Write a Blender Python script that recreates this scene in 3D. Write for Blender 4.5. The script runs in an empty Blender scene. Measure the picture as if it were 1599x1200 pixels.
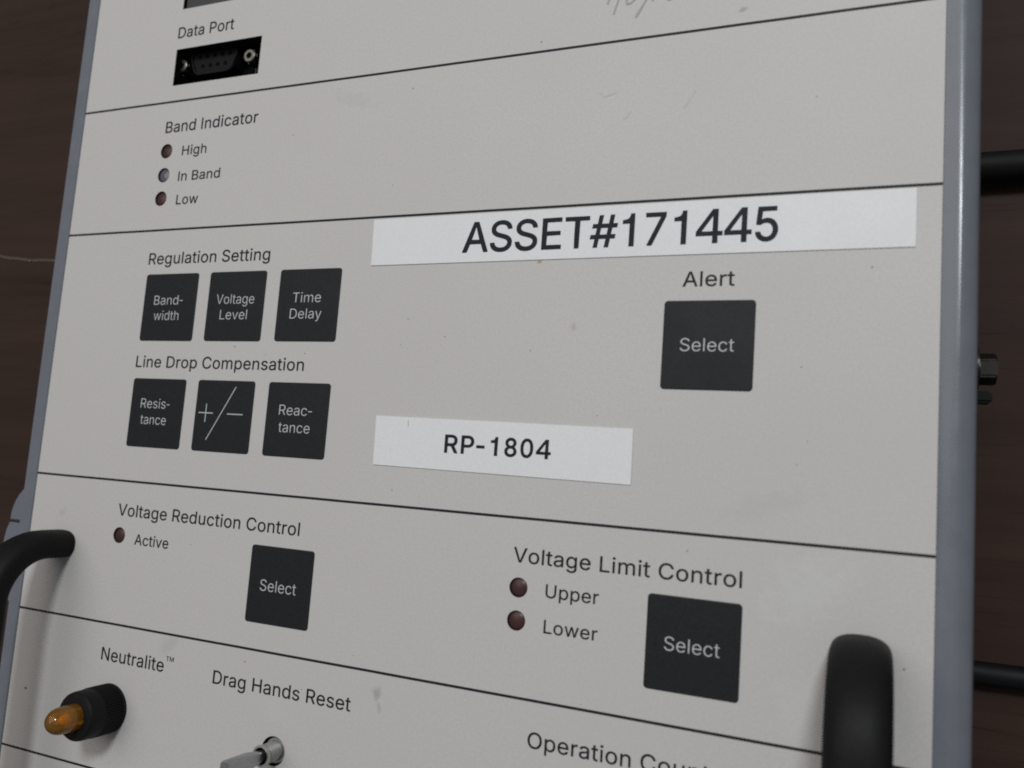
import bpy, bmesh, math, random
from mathutils import Vector, Matrix, geometry

random.seed(7)
SC = bpy.context.scene
COL = SC.collection
MM = 0.001
BOX_H = 60.0            # height of the panel face above the table, mm

# ------------------------------------------------------------------ camera
cam_d = bpy.data.cameras.new('camera')
cam = bpy.data.objects.new('camera', cam_d)
COL.objects.link(cam)
R = Matrix(((0.91996936, 0.07344832, -0.38504768),
            (-0.02526403, 0.99135642, 0.12874077),
            (0.39117528, -0.10870971, 0.91387313)))
cam.matrix_world = Matrix.Translation(Vector((223.882, -38.282, 177.544 + BOX_H)) * MM) @ R.transposed().to_4x4()
cam_d.sensor_width = 36.0
cam_d.lens = 30.0085
cam_d.clip_start = 0.01
cam_d.clip_end = 50.0
cam_d.dof.use_dof = True
cam_d.dof.focus_distance = 0.212
cam_d.dof.aperture_fstop = 15.0
SC.camera = cam

# ------------------------------------------------------------------ world, lamps, exposure
world = bpy.data.worlds.new('World')
SC.world = world
world.use_nodes = True
bg = world.node_tree.nodes['Background']
bg.inputs['Color'].default_value = (0.93, 0.97, 1.0, 1)
bg.inputs['Strength'].default_value = 0.145


def area_lamp(name, loc, target, sx, sy, power, color):
    d = bpy.data.lights.new(name, 'AREA')
    d.shape = 'RECTANGLE'
    d.size, d.size_y = sx, sy
    d.energy = power
    d.color = color
    o = bpy.data.objects.new(name, d)
    COL.objects.link(o)
    o.location = loc
    o.rotation_euler = (Vector(target) - Vector(loc)).to_track_quat('-Z', 'Y').to_euler()
    return o


area_lamp('lamp_light', (0.49, 0.82, 1.45), (0.12, -0.03, 0.06), 0.26, 0.26, 11.9, (0.925, 0.97, 1.0))
area_lamp('overhead_fill', (-0.45, 0.75, 2.0), (0.12, 0.0, 0.06), 1.8, 1.5, 14.9, (1.0, 0.952, 0.912))  # added soft overhead fill, stands in for the ambient light

SC.render.engine = 'CYCLES'
SC.view_settings.view_transform = 'Standard'
SC.view_settings.look = 'None'
SC.view_settings.exposure = 0.08
SC.view_settings.gamma = 1.0
SC.cycles.use_denoising = False
SC.cycles.filter_width = 1.9
SC.cycles.max_bounces = 8
SC.cycles.caustics_reflective = False
SC.cycles.caustics_refractive = False


# ------------------------------------------------------------------ materials
class NT:
    def __init__(self, name):
        self.m = bpy.data.materials.new(name)
        self.m.use_nodes = True
        self.t = self.m.node_tree
        self.b = self.t.nodes['Principled BSDF']
        self.co = None

    def n(self, kind, **kw):
        nd = self.t.nodes.new(kind)
        for k, v in kw.items():
            setattr(nd, k, v)
        return nd

    def l(self, a, b):
        self.t.links.new(a, b)

    def coord(self):
        if not self.co:
            self.co = self.n('ShaderNodeTexCoord').outputs['Object']
        return self.co

    def noise(self, scale, detail=3, rough=0.55, vec=None, mscale=None):
        v = vec or self.coord()
        if mscale:
            mp = self.n('ShaderNodeMapping')
            mp.inputs['Scale'].default_value = mscale
            self.l(v, mp.inputs['Vector'])
            v = mp.outputs['Vector']
        nz = self.n('ShaderNodeTexNoise')
        nz.inputs['Scale'].default_value = scale
        nz.inputs['Detail'].default_value = detail
        nz.inputs['Roughness'].default_value = rough
        self.l(v, nz.inputs['Vector'])
        return nz.outputs['Fac']

    def rng(self, f, a, b, c, d, smooth=False):
        r = self.n('ShaderNodeMapRange')
        if smooth:
            r.interpolation_type = 'SMOOTHSTEP'
        self.l(f, r.inputs[0])
        for i, x in enumerate((a, b, c, d)):
            r.inputs[1 + i].default_value = x
        return r.outputs[0]

    def mix(self, fac, a, b, mode='MIX'):
        x = self.n('ShaderNodeMix', data_type='RGBA', blend_type=mode)
        for s, v in ((x.inputs[0], fac), (x.inputs[6], a), (x.inputs[7], b)):
            if isinstance(v, (int, float)):
                s.default_value = v
            elif isinstance(v, tuple):
                s.default_value = v + (1,) if len(v) == 3 else v
            else:
                self.l(v, s)
        return x.outputs[2]

    def math(self, op, a, b=None):
        x = self.n('ShaderNodeMath', operation=op)
        for i, v in enumerate((a, b)):
            if v is None:
                continue
            if isinstance(v, (int, float)):
                x.inputs[i].default_value = v
            else:
                self.l(v, x.inputs[i])
        return x.outputs[0]

    def bump(self, h, strength, dist):
        b = self.n('ShaderNodeBump')
        b.inputs['Strength'].default_value = strength
        b.inputs['Distance'].default_value = dist
        self.l(h, b.inputs['Height'])
        self.l(b.outputs[0], self.b.inputs['Normal'])

    def base(self, v):
        if isinstance(v, tuple):
            self.b.inputs['Base Color'].default_value = v + (1,)
        else:
            self.l(v, self.b.inputs['Base Color'])

    def set(self, **kw):
        for k, v in kw.items():
            s = self.b.inputs[k.replace('_', ' ')]
            if isinstance(v, (int, float)):
                s.default_value = v
            else:
                self.l(v, s)


def speckled(name, col, amt=0.06, scale=2500.0, rough=0.5, metal=0.0, bump=0.15, bdist=0.00004, spec=0.5):
    m = NT(name)
    f = m.noise(scale, 2)
    lo = tuple(c * (1 - amt) for c in col)
    hi = tuple(min(1, c * (1 + amt)) for c in col)
    big = m.noise(60, 4)
    c1 = m.mix(m.rng(f, 0.3, 0.7, 0, 1), lo, hi)
    m.base(m.mix(m.rng(big, 0.3, 0.7, 0, 0.5 * min(1, amt * 4)), c1, tuple(c * 0.9 for c in col)))
    m.set(Roughness=m.rng(big, 0.3, 0.7, rough - 0.05, rough + 0.08), Metallic=metal)
    m.b.inputs['Specular IOR Level'].default_value = spec
    if bump:
        m.bump(f, bump, bdist)
    return m.m


def panel_material():
    m = NT('cream_powder_coat')
    c = m.coord()
    fine = m.noise(1500, 3, 0.7)
    grain = m.noise(5200, 1)
    cloud = m.noise(14, 3)
    a = m.mix(m.rng(fine, 0.3, 0.7, 0, 1), (0.506, 0.483, 0.462), (0.576, 0.553, 0.531))
    a = m.mix(m.rng(cloud, 0.35, 0.7, 0, 0.5), a, (0.520, 0.494, 0.477))
    a = m.mix(m.rng(grain, 0.35, 0.65, 0, 0.24), a, (0.40, 0.395, 0.385))
    sep = m.n('ShaderNodeSeparateXYZ')
    m.l(c, sep.inputs[0])
    X, Y = sep.outputs[0], sep.outputs[1]
    wob = m.noise(300, 4, 0.7)

    def spot(a, x, y, rx, ry, rot, col, amt):
        dx = m.math('SUBTRACT', X, x * MM)
        dy = m.math('SUBTRACT', Y, y * MM)
        cr, sr = math.cos(math.radians(rot)), math.sin(math.radians(rot))
        u = m.math('ADD', m.math('MULTIPLY', dx, cr / (rx * MM)), m.math('MULTIPLY', dy, sr / (rx * MM)))
        v = m.math('ADD', m.math('MULTIPLY', dx, -sr / (ry * MM)), m.math('MULTIPLY', dy, cr / (ry * MM)))
        d = m.math('SQRT', m.math('ADD', m.math('MULTIPLY', u, u), m.math('MULTIPLY', v, v)))
        d = m.math('ADD', d, m.rng(wob, 0.3, 0.7, -0.5, 0.5))
        return m.mix(m.rng(d, 0.15, 1.0, amt, 0, True), a, col)
    a = spot(a, 119.5, -90.0, 1.7, 2.2, 10, (0.22, 0.22, 0.215), 0.52)      # grey smudge with a tail
    a = spot(a, 120.7, -93.2, 0.9, 2.2, 20, (0.26, 0.26, 0.25), 0.40)
    a = spot(a, 161.7, -4.0, 1.2, 1.5, 0, (0.30, 0.20, 0.14), 0.32)       # brown spot
    a = spot(a, 195.6, 65.7, 1.5, 0.8, 25, (0.18, 0.17, 0.15), 0.48)       # grey spot at the top
    a = spot(a, 152.5, 11.2, 0.75, 0.7, 0, (0.32, 0.17, 0.05), 0.75)       # rust under the sticker
    a = spot(a, 12.0, -57.5, 2.6, 1.6, 30, (0.36, 0.35, 0.34), 0.28)       # rub near the handle foot
    a = spot(a, 56.5, -88.0, 5, 2.5, 30, (0.40, 0.39, 0.38), 0.4)
    a = spot(a, 205.0, -40.0, 12, 3.5, 20, (0.43, 0.42, 0.42), 0.3)
    a = spot(a, 98.0, 56.0, 9, 3.0, -20, (0.44, 0.42, 0.40), 0.35)
    a = spot(a, 213.0, -55.0, 13, 7.5, 35, (0.55, 0.56, 0.56), 0.45)
    a = spot(a, 212.0, -78.0, 7, 9, 0, (0.54, 0.55, 0.55), 0.35)
    a = spot(a, 92.0, -99.0, 10, 4, -15, (0.53, 0.54, 0.54), 0.3)
    m.base(a)
    m.set(Roughness=m.rng(cloud, 0.3, 0.7, 0.46, 0.58))
    m.b.inputs['Specular IOR Level'].default_value = 0.35
    m.bump(fine, 0.16, 0.00005)
    return m.m


def wood_material():
    m = NT('dark_wood_veneer')
    g1 = m.noise(26, 6, 0.62, mscale=(0.22, 4.0, 1.0))
    g2 = m.noise(170, 3, 0.6, mscale=(0.06, 2.6, 1.0))
    pore = m.noise(420, 2, 0.5, mscale=(0.10, 2.4, 1.0))
    c = m.mix(m.rng(g1, 0.32, 0.68, 0, 1), (0.0330, 0.0192, 0.0150), (0.0500, 0.0298, 0.0233))
    c = m.mix(m.rng(g2, 0.35, 0.7, 0, 0.3), c, (0.034, 0.0215, 0.018))
    c = m.mix(m.rng(pore, 0.60, 0.74, 0, 0.45), c, (0.014, 0.009, 0.008))
    dust = m.noise(240, 2, 0.5)
    c = m.mix(m.rng(dust, 0.79, 0.83, 0, 0.35), c, (0.3, 0.28, 0.25))
    m.base(c)
    m.set(Roughness=0.55)
    m.b.inputs['Specular IOR Level'].default_value = 0.08
    m.bump(pore, 0.05, 0.00006)
    return m.m


def plain(name, col, rough=0.5, metal=0.0, spec=0.5, trans=0.0, ior=1.45):
    m = NT(name)
    m.base(col)
    m.set(Roughness=rough, Metallic=metal)
    m.b.inputs['Specular IOR Level'].default_value = spec
    m.b.inputs['Transmission Weight'].default_value = trans
    m.b.inputs['IOR'].default_value = ior
    return m.m


def amber_material():
    m = NT('amber_lens')
    tr = m.n('ShaderNodeBsdfTransparent')
    tr.inputs[0].default_value = (0.93, 0.50, 0.10, 1)
    df = m.n('ShaderNodeBsdfDiffuse')
    df.inputs[0].default_value = (0.68, 0.33, 0.045, 1)
    tl = m.n('ShaderNodeBsdfTranslucent')
    tl.inputs[0].default_value = (0.88, 0.48, 0.07, 1)
    gl = m.n('ShaderNodeBsdfGlossy')
    gl.inputs['Roughness'].default_value = 0.12
    fr = m.n('ShaderNodeFresnel')
    fr.inputs[0].default_value = 1.5
    a, b, c = m.n('ShaderNodeMixShader'), m.n('ShaderNodeMixShader'), m.n('ShaderNodeMixShader')
    a.inputs[0].default_value = 0.5
    m.l(df.outputs[0], a.inputs[1]); m.l(tl.outputs[0], a.inputs[2])
    b.inputs[0].default_value = 0.38
    m.l(tr.outputs[0], b.inputs[1]); m.l(a.outputs[0], b.inputs[2])
    m.l(fr.outputs[0], c.inputs[0]); m.l(b.outputs[0], c.inputs[1]); m.l(gl.outputs[0], c.inputs[2])
    m.l(c.outputs[0], m.t.nodes['Material Output'].inputs[0])
    return m.m


def bezel_material():
    m = NT('blue_grey_enamel')
    f = m.noise(1300, 3, 0.6)
    w = m.noise(130, 4, 0.7)
    chip = m.noise(210, 3, 0.5)
    c = m.mix(m.rng(w, 0.3, 0.7, 0, 1), (0.142, 0.155, 0.176), (0.160, 0.173, 0.197))
    c = m.mix(m.rng(chip, 0.76, 0.78, 0, 0.8), c, (0.06, 0.06, 0.065))
    m.base(c)
    m.set(Roughness=m.rng(w, 0.3, 0.7, 0.19, 0.28))
    m.b.inputs['Specular IOR Level'].default_value = 0.38
    m.bump(f, 0.14, 0.00005)
    return m.m


M = {
    'panel': panel_material(),
    'wood': wood_material(),
    'bezel': bezel_material(),
    'ink': speckled('black_print', (0.0095, 0.0105, 0.0150), 0.3, 3000, 0.55, bump=0, spec=0.2),
    'key': speckled('charcoal_key', (0.0112, 0.0132, 0.0150), 0.3, 2200, 0.5, bump=0.3, bdist=0.00005, spec=0.22),
    'keyink': speckled('grey_print', (0.47, 0.48, 0.48), 0.12, 3000, 0.6, bump=0),
    'paper': speckled('white_label_stock', (0.705, 0.710, 0.714), 0.035, 2200, 0.5, bump=0.1, bdist=0.00002),
    'rubber': speckled('black_rubber', (0.0075, 0.0072, 0.0072), 0.25, 1800, 0.6, bump=0.3, bdist=0.00008, spec=0.16),
    'plastic': speckled('black_plastic', (0.006, 0.006, 0.007), 0.3, 1500, 0.55, bump=0.2, spec=0.2),
    'greyplastic': speckled('dark_grey_plastic', (0.040, 0.040, 0.040), 0.15, 1500, 0.55, bump=0.2),
    'dsub': speckled('slate_plastic', (0.0040, 0.0042, 0.0056), 0.2, 1500, 0.6, bump=0.2, spec=0.2),
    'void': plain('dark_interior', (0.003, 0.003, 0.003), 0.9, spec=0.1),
    'steel': speckled('worn_zinc', (0.23, 0.22, 0.195), 0.25, 900, 0.32, metal=1.0, bump=0.2),
    'nickel': speckled('nickel_plate', (0.52, 0.51, 0.47), 0.1, 900, 0.33, metal=0.75, bump=0.1),
    'lever': speckled('satin_metal', (0.40, 0.40, 0.41), 0.1, 1200, 0.33, metal=0.9, bump=0.1),
    'fastener': speckled('dark_bolt_steel', (0.014, 0.011, 0.009), 0.35, 800, 0.38, metal=0.4, bump=0.25),
    'lens_red': plain('dark_red_lens', (0.056, 0.025, 0.0235), 0.33, spec=0.4),
    'lens_clear': plain('smoky_clear_lens', (0.105, 0.105, 0.125), 0.15, spec=0.7),
    'amber': amber_material(),
    'glow': plain('neon_bulb', (0.55, 0.50, 0.16), 0.2),
    'pencil': plain('faint_pencil', (0.33, 0.315, 0.315), 0.6),
    'pencil_faint': plain('rubbed_out_pencil', (0.503, 0.489, 0.468), 0.6),
    'fibre': plain('pale_fibre', (0.20, 0.165, 0.115), 0.8),
    'dirt': plain('dark_speck', (0.10, 0.09, 0.085), 0.8),
    'redmark': plain('red_scratch', (0.42, 0.24, 0.23), 0.8),
}

# ------------------------------------------------------------------ object helpers (all shapes in panel millimetres)
WPOS = {}


def finish(bm, name, mat, parent=None, at=(0, 0, 0), smooth=None):
    """link bm (mm, round its own origin) as ONE mesh object standing at panel position `at`"""
    bmesh.ops.recalc_face_normals(bm, faces=bm.faces[:])
    me = bpy.data.meshes.new(name)
    bm.to_mesh(me)
    bm.free()
    me.transform(Matrix.Scale(MM, 4))
    me.materials.append(M[mat])
    if smooth:
        for p in me.polygons:
            p.use_smooth = True
        me.set_sharp_from_angle(angle=math.radians(smooth))
    return link(name, me, parent, at)


def link(name, me, parent=None, at=(0, 0, 0)):
    o = bpy.data.objects.new(name, me)
    COL.objects.link(o)
    w = Vector((at[0], at[1], at[2] + BOX_H)) * MM
    if parent is not None:
        o.parent = parent
        o.location = w - WPOS[parent.name]
    else:
        o.location = w
    WPOS[o.name] = w
    return o


def copy_part(src, parent, at):
    o = src.copy()
    COL.objects.link(o)
    w = Vector((at[0], at[1], at[2] + BOX_H)) * MM
    o.parent = parent
    o.location = w - WPOS[parent.name]
    WPOS[o.name] = w
    return o


def thing(name, label, cat, at):
    o = bpy.data.objects.new(name, None)
    o.empty_display_size = 0.05
    COL.objects.link(o)
    o.location = Vector((at[0], at[1], at[2] + BOX_H)) * MM
    WPOS[o.name] = o.location.copy()
    o['label'] = label
    o['category'] = cat
    return o


def loft(bm, loops, cap0=True, cap1=True):
    rows = [[bm.verts.new(p) for p in lp] for lp in loops]
    n = len(rows[0])
    for a, b in zip(rows, rows[1:]):
        for i in range(n):
            j = (i + 1) % n
            bm.faces.new((a[i], a[j], b[j], b[i]))
    if cap0:
        bm.faces.new(rows[0][::-1])
    if cap1:
        bm.faces.new(rows[-1])
    return rows


def rrect(w, h, r, z, seg=6):
    pts = []
    for cx, cy, a0 in ((w / 2 - r, h / 2 - r, 0), (-w / 2 + r, h / 2 - r, 90), (-w / 2 + r, -h / 2 + r, 180), (w / 2 - r, -h / 2 + r, 270)):
        for k in range(seg + 1):
            a = math.radians(a0 + 90 * k / seg)
            pts.append((cx + r * math.cos(a), cy + r * math.sin(a), z))
    return pts


def circle(r, z, n=40, cx=0, cy=0):
    return [(cx + r * math.cos(2 * math.pi * k / n), cy + r * math.sin(2 * math.pi * k / n), z) for k in range(n)]


def lathe(prof, n=40, cap0=True, cap1=True):
    bm = bmesh.new()
    loft(bm, [circle(r, z, n) for r, z in prof], cap0, cap1)
    return bm


def box(bm, x0, x1, y0, y1, z0, z1):
    loft(bm, [[(x0, y0, z), (x1, y0, z), (x1, y1, z), (x0, y1, z)] for z in (z0, z1)])


# outlines of a plain grotesque alphabet, thousandths of an em: advance width, closed contours
GLYPHS = {
 '#': (440, ['87,140 10,140 19,192 95,192 116,316 40,316 49,368 124,368 147,509 198,509 175,368 302,368 326,509 377,509 354,368 429,368 421,316 346,316 325,192 400,192 391,140 317,140 294,0 242,0 265,140 138,140 115,0 64,0', '146,192 273,192 294,316 167,316']),
 '-': (300, ['232,244 232,188 20,188 20,244']),
 '0': (408, ['308,467 320,451 327,439 346,395 352,371 359,335 364,299 364,215 360,175 348,123 335,83 324,63 312,47 289,23 272,11 254,2 225,-6 189,-6 157,1 139,9 121,21 99,42 87,59 74,83 63,111 55,139 48,179 44,215 44,295 48,331 55,367 62,395 73,423 83,443 92,455 117,484 139,500 157,508 175,513 207,516 236,512 250,508 275,496 290,485', '272,423 250,445 236,453 225,457 203,460 185,457 164,449 147,435 134,419 120,391 112,371 104,339 98,275 98,235 102,191 109,151 119,119 126,103 136,87 146,75 160,62 178,54 203,50 221,52 247,62 261,74 273,87 292,123 302,163 306,191 309,223 309,287 302,343 294,375 291,387']),
 '1': (400, ['262,0 200,0 200,366 92,366 92,410 130,415 160,424 183,438 199,460 210,490 214,511 262,511']),
 '4': (420, ['270,116 28,116 28,172 262,511 330,511 330,168 398,168 398,116 330,116 330,0 270,0', '270,432 86,168 270,168']),
 '5': (408, ['329,507 329,455 326,452 139,452 137,451 134,435 122,307 122,303 124,302 142,317 167,328 193,333 225,333 257,324 275,315 286,308 301,296 312,283 330,255 341,231 348,203 352,167 351,139 341,95 322,59 310,43 293,26 275,13 261,6 239,-2 218,-5 200,-7 178,-6 146,2 128,10 110,21 95,34 83,47 66,75 61,87 55,115 54,127 56,130 106,130 111,127 113,111 122,91 132,79 153,61 171,54 185,50 207,50 225,53 239,59 257,70 275,91 287,115 295,151 294,179 291,199 284,219 277,231 265,247 250,260 236,269 211,276 196,277 175,275 142,265 113,246 63,253 61,255 86,507 88,509 326,509']),
 '7': (408, ['352,506 351,446 149,2 148,0 144,0 94,0 90,0 88,2 166,174 290,446 291,450 288,452 58,452 56,454 56,506 58,509 349,509']),
 '8': (408, ['304,476 316,463 327,447 338,423 341,407 344,379 341,355 333,327 322,307 315,297 304,286 293,278 271,267 276,263 293,257 318,239 338,215 348,195 356,175 359,155 361,135 359,115 356,95 347,75 341,63 329,47 308,26 283,10 265,2 247,-2 225,-6 200,-7 182,-6 160,-2 142,2 124,10 98,27 81,43 68,59 59,75 54,87 48,115 48,155 51,175 58,195 69,215 81,231 95,245 106,252 113,257 131,263 137,267 113,278 95,293 79,315 69,339 66,355 63,379 65,403 69,423 79,447 90,463 103,477 128,496 153,508 171,512 196,516 203,516 236,512 254,508 279,496', '283,199 265,217 254,224 229,233 203,235 178,233 153,224 142,217 128,203 116,187 109,171 104,155 104,139 105,119 112,99 121,85 135,70 153,59 164,54 189,50 218,50 239,53 254,59 265,65 275,73 291,91 298,107 302,123 302,151 298,171 291,187', '266,435 257,443 239,453 229,457 203,460 175,456 157,448 146,440 138,431 126,411 123,403 120,375 123,347 130,331 141,315 157,302 164,298 175,294 193,290 214,290 232,294 250,302 261,310 277,331 280,339 284,351 287,375 284,403 280,415']),
 'A': (480, ['277,506 462,2 458,0 398,0 394,2 347,134 342,142 202,142 138,142 134,139 86,2 82,0 22,0 16,2 200,506 202,508 206,509 274,509', '238,452 191,302 156,202 158,199 242,199 318,199 323,202 273,342 251,418']),
 'B': (456, ['358,470 376,450 383,438 395,406 398,374 395,342 392,330 383,314 366,294 346,280 316,266 318,262 330,260 342,256 366,243 386,225 403,202 411,182 415,170 418,138 416,110 408,82 392,54 374,37 350,21 322,9 302,4 274,1 162,0 62,0 60,2 60,506 62,509 270,508 310,499 330,491 342,483', '328,202 306,218 294,224 278,228 250,231 126,230 125,226 126,58 130,57 262,57 286,61 302,65 314,69 326,77 339,90 347,102 354,122 355,138 355,150 348,174 335,194', '314,428 298,440 290,443 278,447 258,451 238,452 126,451 125,450 126,286 130,285 246,285 270,289 282,293 298,301 309,310 323,326 331,342 335,358 336,378 332,398 322,418']),
 'C': (510, ['414,461 440,431 456,403 471,359 472,351 470,348 410,348 408,351 400,375 391,391 373,415 346,436 330,444 306,452 266,456 230,451 218,449 198,440 166,419 150,403 129,371 117,343 109,315 105,287 103,255 105,223 109,195 116,167 126,143 137,123 160,95 182,77 202,66 226,58 246,54 282,53 306,57 330,65 349,75 374,95 387,111 398,131 410,160 470,160 472,155 470,147 459,111 443,83 418,51 390,29 354,10 314,-2 286,-6 242,-6 202,2 178,10 150,25 126,42 104,63 84,91 68,119 56,147 45,195 41,231 41,287 48,331 57,363 69,391 85,419 93,431 106,447 123,463 150,484 174,497 206,508 234,514 266,516 278,516 310,512 354,499 390,480']),
 'D': (502, ['398,442 415,422 423,410 435,386 447,358 456,326 460,298 462,258 459,210 455,182 451,166 446,150 435,122 416,90 394,64 378,50 354,33 322,17 294,9 250,1 222,0 62,0 60,2 60,506 62,509 226,509 262,507 286,503 326,492 350,480 374,463', '351,402 338,415 322,427 298,438 270,447 222,452 130,452 125,450 126,58 130,57 234,57 278,64 302,73 330,89 354,110 367,126 380,150 387,170 392,186 399,234 399,274 395,310 383,350 379,362 367,382']),
 'E': (419, ['370,509 372,506 372,454 370,452 130,452 125,450 125,290 126,287 130,286 350,286 354,285 355,282 355,234 354,230 130,229 125,226 126,58 130,57 262,57 374,56 375,54 375,2 374,1 62,0 60,2 60,506 62,509']),
 'H': (517, ['457,506 457,2 454,0 394,0 392,2 392,230 390,232 130,232 125,230 125,2 122,0 70,0 62,0 60,2 60,506 62,509 122,509 125,506 125,294 126,290 130,289 390,289 392,294 392,506 394,509 454,509']),
 'I': (183, ['60,0 60,509 123,509 123,0']),
 'L': (393, ['122,509 125,506 126,58 130,57 358,57 361,54 361,2 358,0 298,0 62,0 60,2 60,506 62,509']),
 'M': (628, ['566,509 568,506 568,2 566,0 506,0 504,2 504,334 506,431 505,426 506,422 502,421 501,418 483,366 443,258 343,2 338,0 290,0 285,2 169,294 123,426 122,428 120,422 121,374 122,334 122,2 118,0 62,0 60,2 60,506 62,509 150,509 153,506 279,182 314,76 319,86 353,190 475,506 478,509']),
 'N': (523, ['462,508 463,506 463,2 458,0 390,0 385,2 197,298 122,427 120,418 125,298 125,2 122,0 74,0 62,0 60,2 60,506 62,509 134,509 138,506 352,170 371,138 398,87 401,90 399,146 399,506 402,509']),
 'O': (533, ['410,464 431,443 447,423 463,395 479,355 486,327 491,295 493,255 492,223 487,183 479,151 471,131 464,115 448,87 430,65 409,43 386,26 354,10 334,3 294,-6 266,-7 242,-6 202,2 178,10 150,25 122,46 105,63 90,83 68,119 56,147 49,175 41,223 40,255 41,287 48,331 57,363 69,391 85,419 106,446 123,463 150,484 182,500 206,508 226,513 270,516 306,513 330,508 362,496 382,485', '382,405 362,424 350,433 330,443 302,452 266,456 234,452 218,449 190,436 166,419 154,407 141,391 124,363 109,315 105,287 103,251 105,223 109,195 116,167 125,143 137,123 153,103 166,90 182,77 202,66 226,58 246,54 282,53 290,54 318,61 346,74 366,89 388,111 408,143 419,171 427,207 430,259 427,299 419,339 407,367 396,387']),
 'P': (445, ['366,462 380,446 395,418 403,394 408,366 408,330 404,302 391,266 383,254 367,234 346,216 318,200 294,192 274,188 238,186 130,186 126,185 125,182 125,2 122,0 62,0 60,2 60,506 62,509 234,509 266,507 290,503 314,496 346,479', '318,423 298,438 274,447 254,451 126,451 125,450 125,246 126,243 130,242 234,242 262,244 290,252 298,256 318,272 327,282 335,298 343,322 344,334 344,366 339,386 331,406']),
 'R': (449, ['366,465 380,450 387,438 400,414 403,402 408,366 406,318 399,290 392,274 379,254 358,233 334,217 318,212 316,210 316,206 427,2 422,0 358,0 354,0 352,2 246,198 170,198 130,198 126,197 125,194 125,2 122,0 62,0 60,2 60,506 62,509 234,509 266,507 290,504 330,490 350,479', '318,425 306,435 290,443 254,451 126,451 125,450 125,258 130,255 258,256 278,260 294,265 314,277 327,290 335,302 342,326 345,350 344,370 339,394 331,410']),
 'S': (447, ['360,468 377,449 389,429 397,405 401,381 400,380 396,378 340,378 337,381 334,397 326,413 316,426 300,439 288,446 264,454 224,459 204,458 172,450 144,434 134,425 123,409 118,397 115,373 118,353 122,345 136,329 152,316 168,308 200,297 268,278 316,262 360,237 380,219 393,201 401,185 406,169 408,141 404,105 398,85 389,69 372,46 358,33 340,19 296,0 252,-8 196,-8 152,0 132,7 108,19 96,27 76,45 63,61 47,93 39,125 38,133 40,137 100,137 105,133 110,109 119,93 140,72 156,63 176,56 196,51 224,49 256,52 276,56 296,64 308,72 324,86 338,105 345,125 346,141 345,153 337,173 324,187 308,199 272,214 156,248 128,260 108,272 82,293 67,313 59,329 55,345 52,373 54,397 58,413 66,433 76,449 100,475 116,486 136,497 160,507 208,515 228,516 252,514 276,511 292,506 316,498 324,494 348,478']),
 'T': (449, ['417,506 417,454 414,452 262,452 257,450 257,2 254,0 198,0 193,2 193,162 193,450 190,452 34,452 32,454 32,506 34,509 414,509']),
 'U': (517, ['457,506 457,170 456,146 450,122 444,102 432,78 418,59 390,32 366,17 342,6 314,-2 290,-7 230,-7 178,5 158,13 126,33 100,58 89,74 73,102 65,126 60,166 60,450 60,506 62,509 122,509 124,506 124,166 128,142 132,130 140,114 162,85 186,68 194,65 218,56 238,53 282,53 314,60 334,70 346,78 367,98 383,126 391,154 393,178 393,506 398,509 454,509']),
 'V': (480, ['462,506 279,2 274,0 206,0 204,2 31,470 17,506 18,508 82,509 87,502 202,178 237,66 242,57 281,182 394,506 398,509 458,509']),
 'a': (389, ['300,349 317,329 329,305 337,265 337,5 336,1 280,0 278,1 277,49 276,51 272,51 266,41 252,25 236,12 220,3 200,-4 176,-8 140,-8 108,-1 80,12 56,34 43,53 35,73 30,97 31,125 39,153 52,173 68,187 88,199 124,211 164,218 244,228 260,232 268,237 272,242 275,253 273,281 269,293 261,305 252,314 240,322 216,330 196,331 176,330 160,326 140,318 120,303 108,289 100,275 92,276 44,290 42,293 46,305 59,325 78,345 96,359 108,366 144,378 164,382 204,384 228,382 268,370 288,359', '276,185 272,187 252,180 236,176 144,162 132,158 116,150 98,133 94,121 92,105 95,85 99,77 109,65 120,56 140,49 172,45 196,48 212,52 236,64 258,85 269,105 276,137']),
 'c': (396, ['323,342 346,314 353,302 361,278 312,264 304,263 290,290 271,310 256,320 236,327 208,330 184,328 160,320 145,310 132,297 115,274 103,242 98,222 96,190 98,154 106,122 115,102 136,74 152,61 168,53 184,49 208,46 232,48 256,57 271,66 284,79 298,98 303,114 308,116 361,102 360,94 352,74 337,50 316,29 300,17 276,5 252,-3 224,-8 184,-7 160,-2 140,5 116,16 100,28 84,44 67,66 55,86 47,106 40,134 35,166 34,186 35,210 40,242 47,270 55,290 67,310 79,326 96,344 116,360 136,371 180,383 232,383 264,376 284,368 312,351']),
 'd': (424, ['372,506 372,2 368,0 316,0 313,2 313,54 312,58 308,59 288,32 272,17 263,10 236,-3 212,-7 172,-7 132,4 104,21 80,44 67,62 51,94 39,134 35,162 35,218 39,246 55,294 66,314 84,337 116,363 132,372 156,379 172,383 192,384 220,383 240,378 256,371 268,363 287,346 308,319 311,322 311,506 316,509 368,509', '275,302 264,311 252,320 244,323 220,329 204,330 188,329 180,327 156,319 134,302 119,282 110,266 103,246 99,226 96,186 99,150 103,134 114,102 133,78 152,61 168,52 188,48 220,48 240,52 256,60 277,78 289,94 302,122 309,150 312,186 310,226 306,246 297,270 285,290']),
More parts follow.
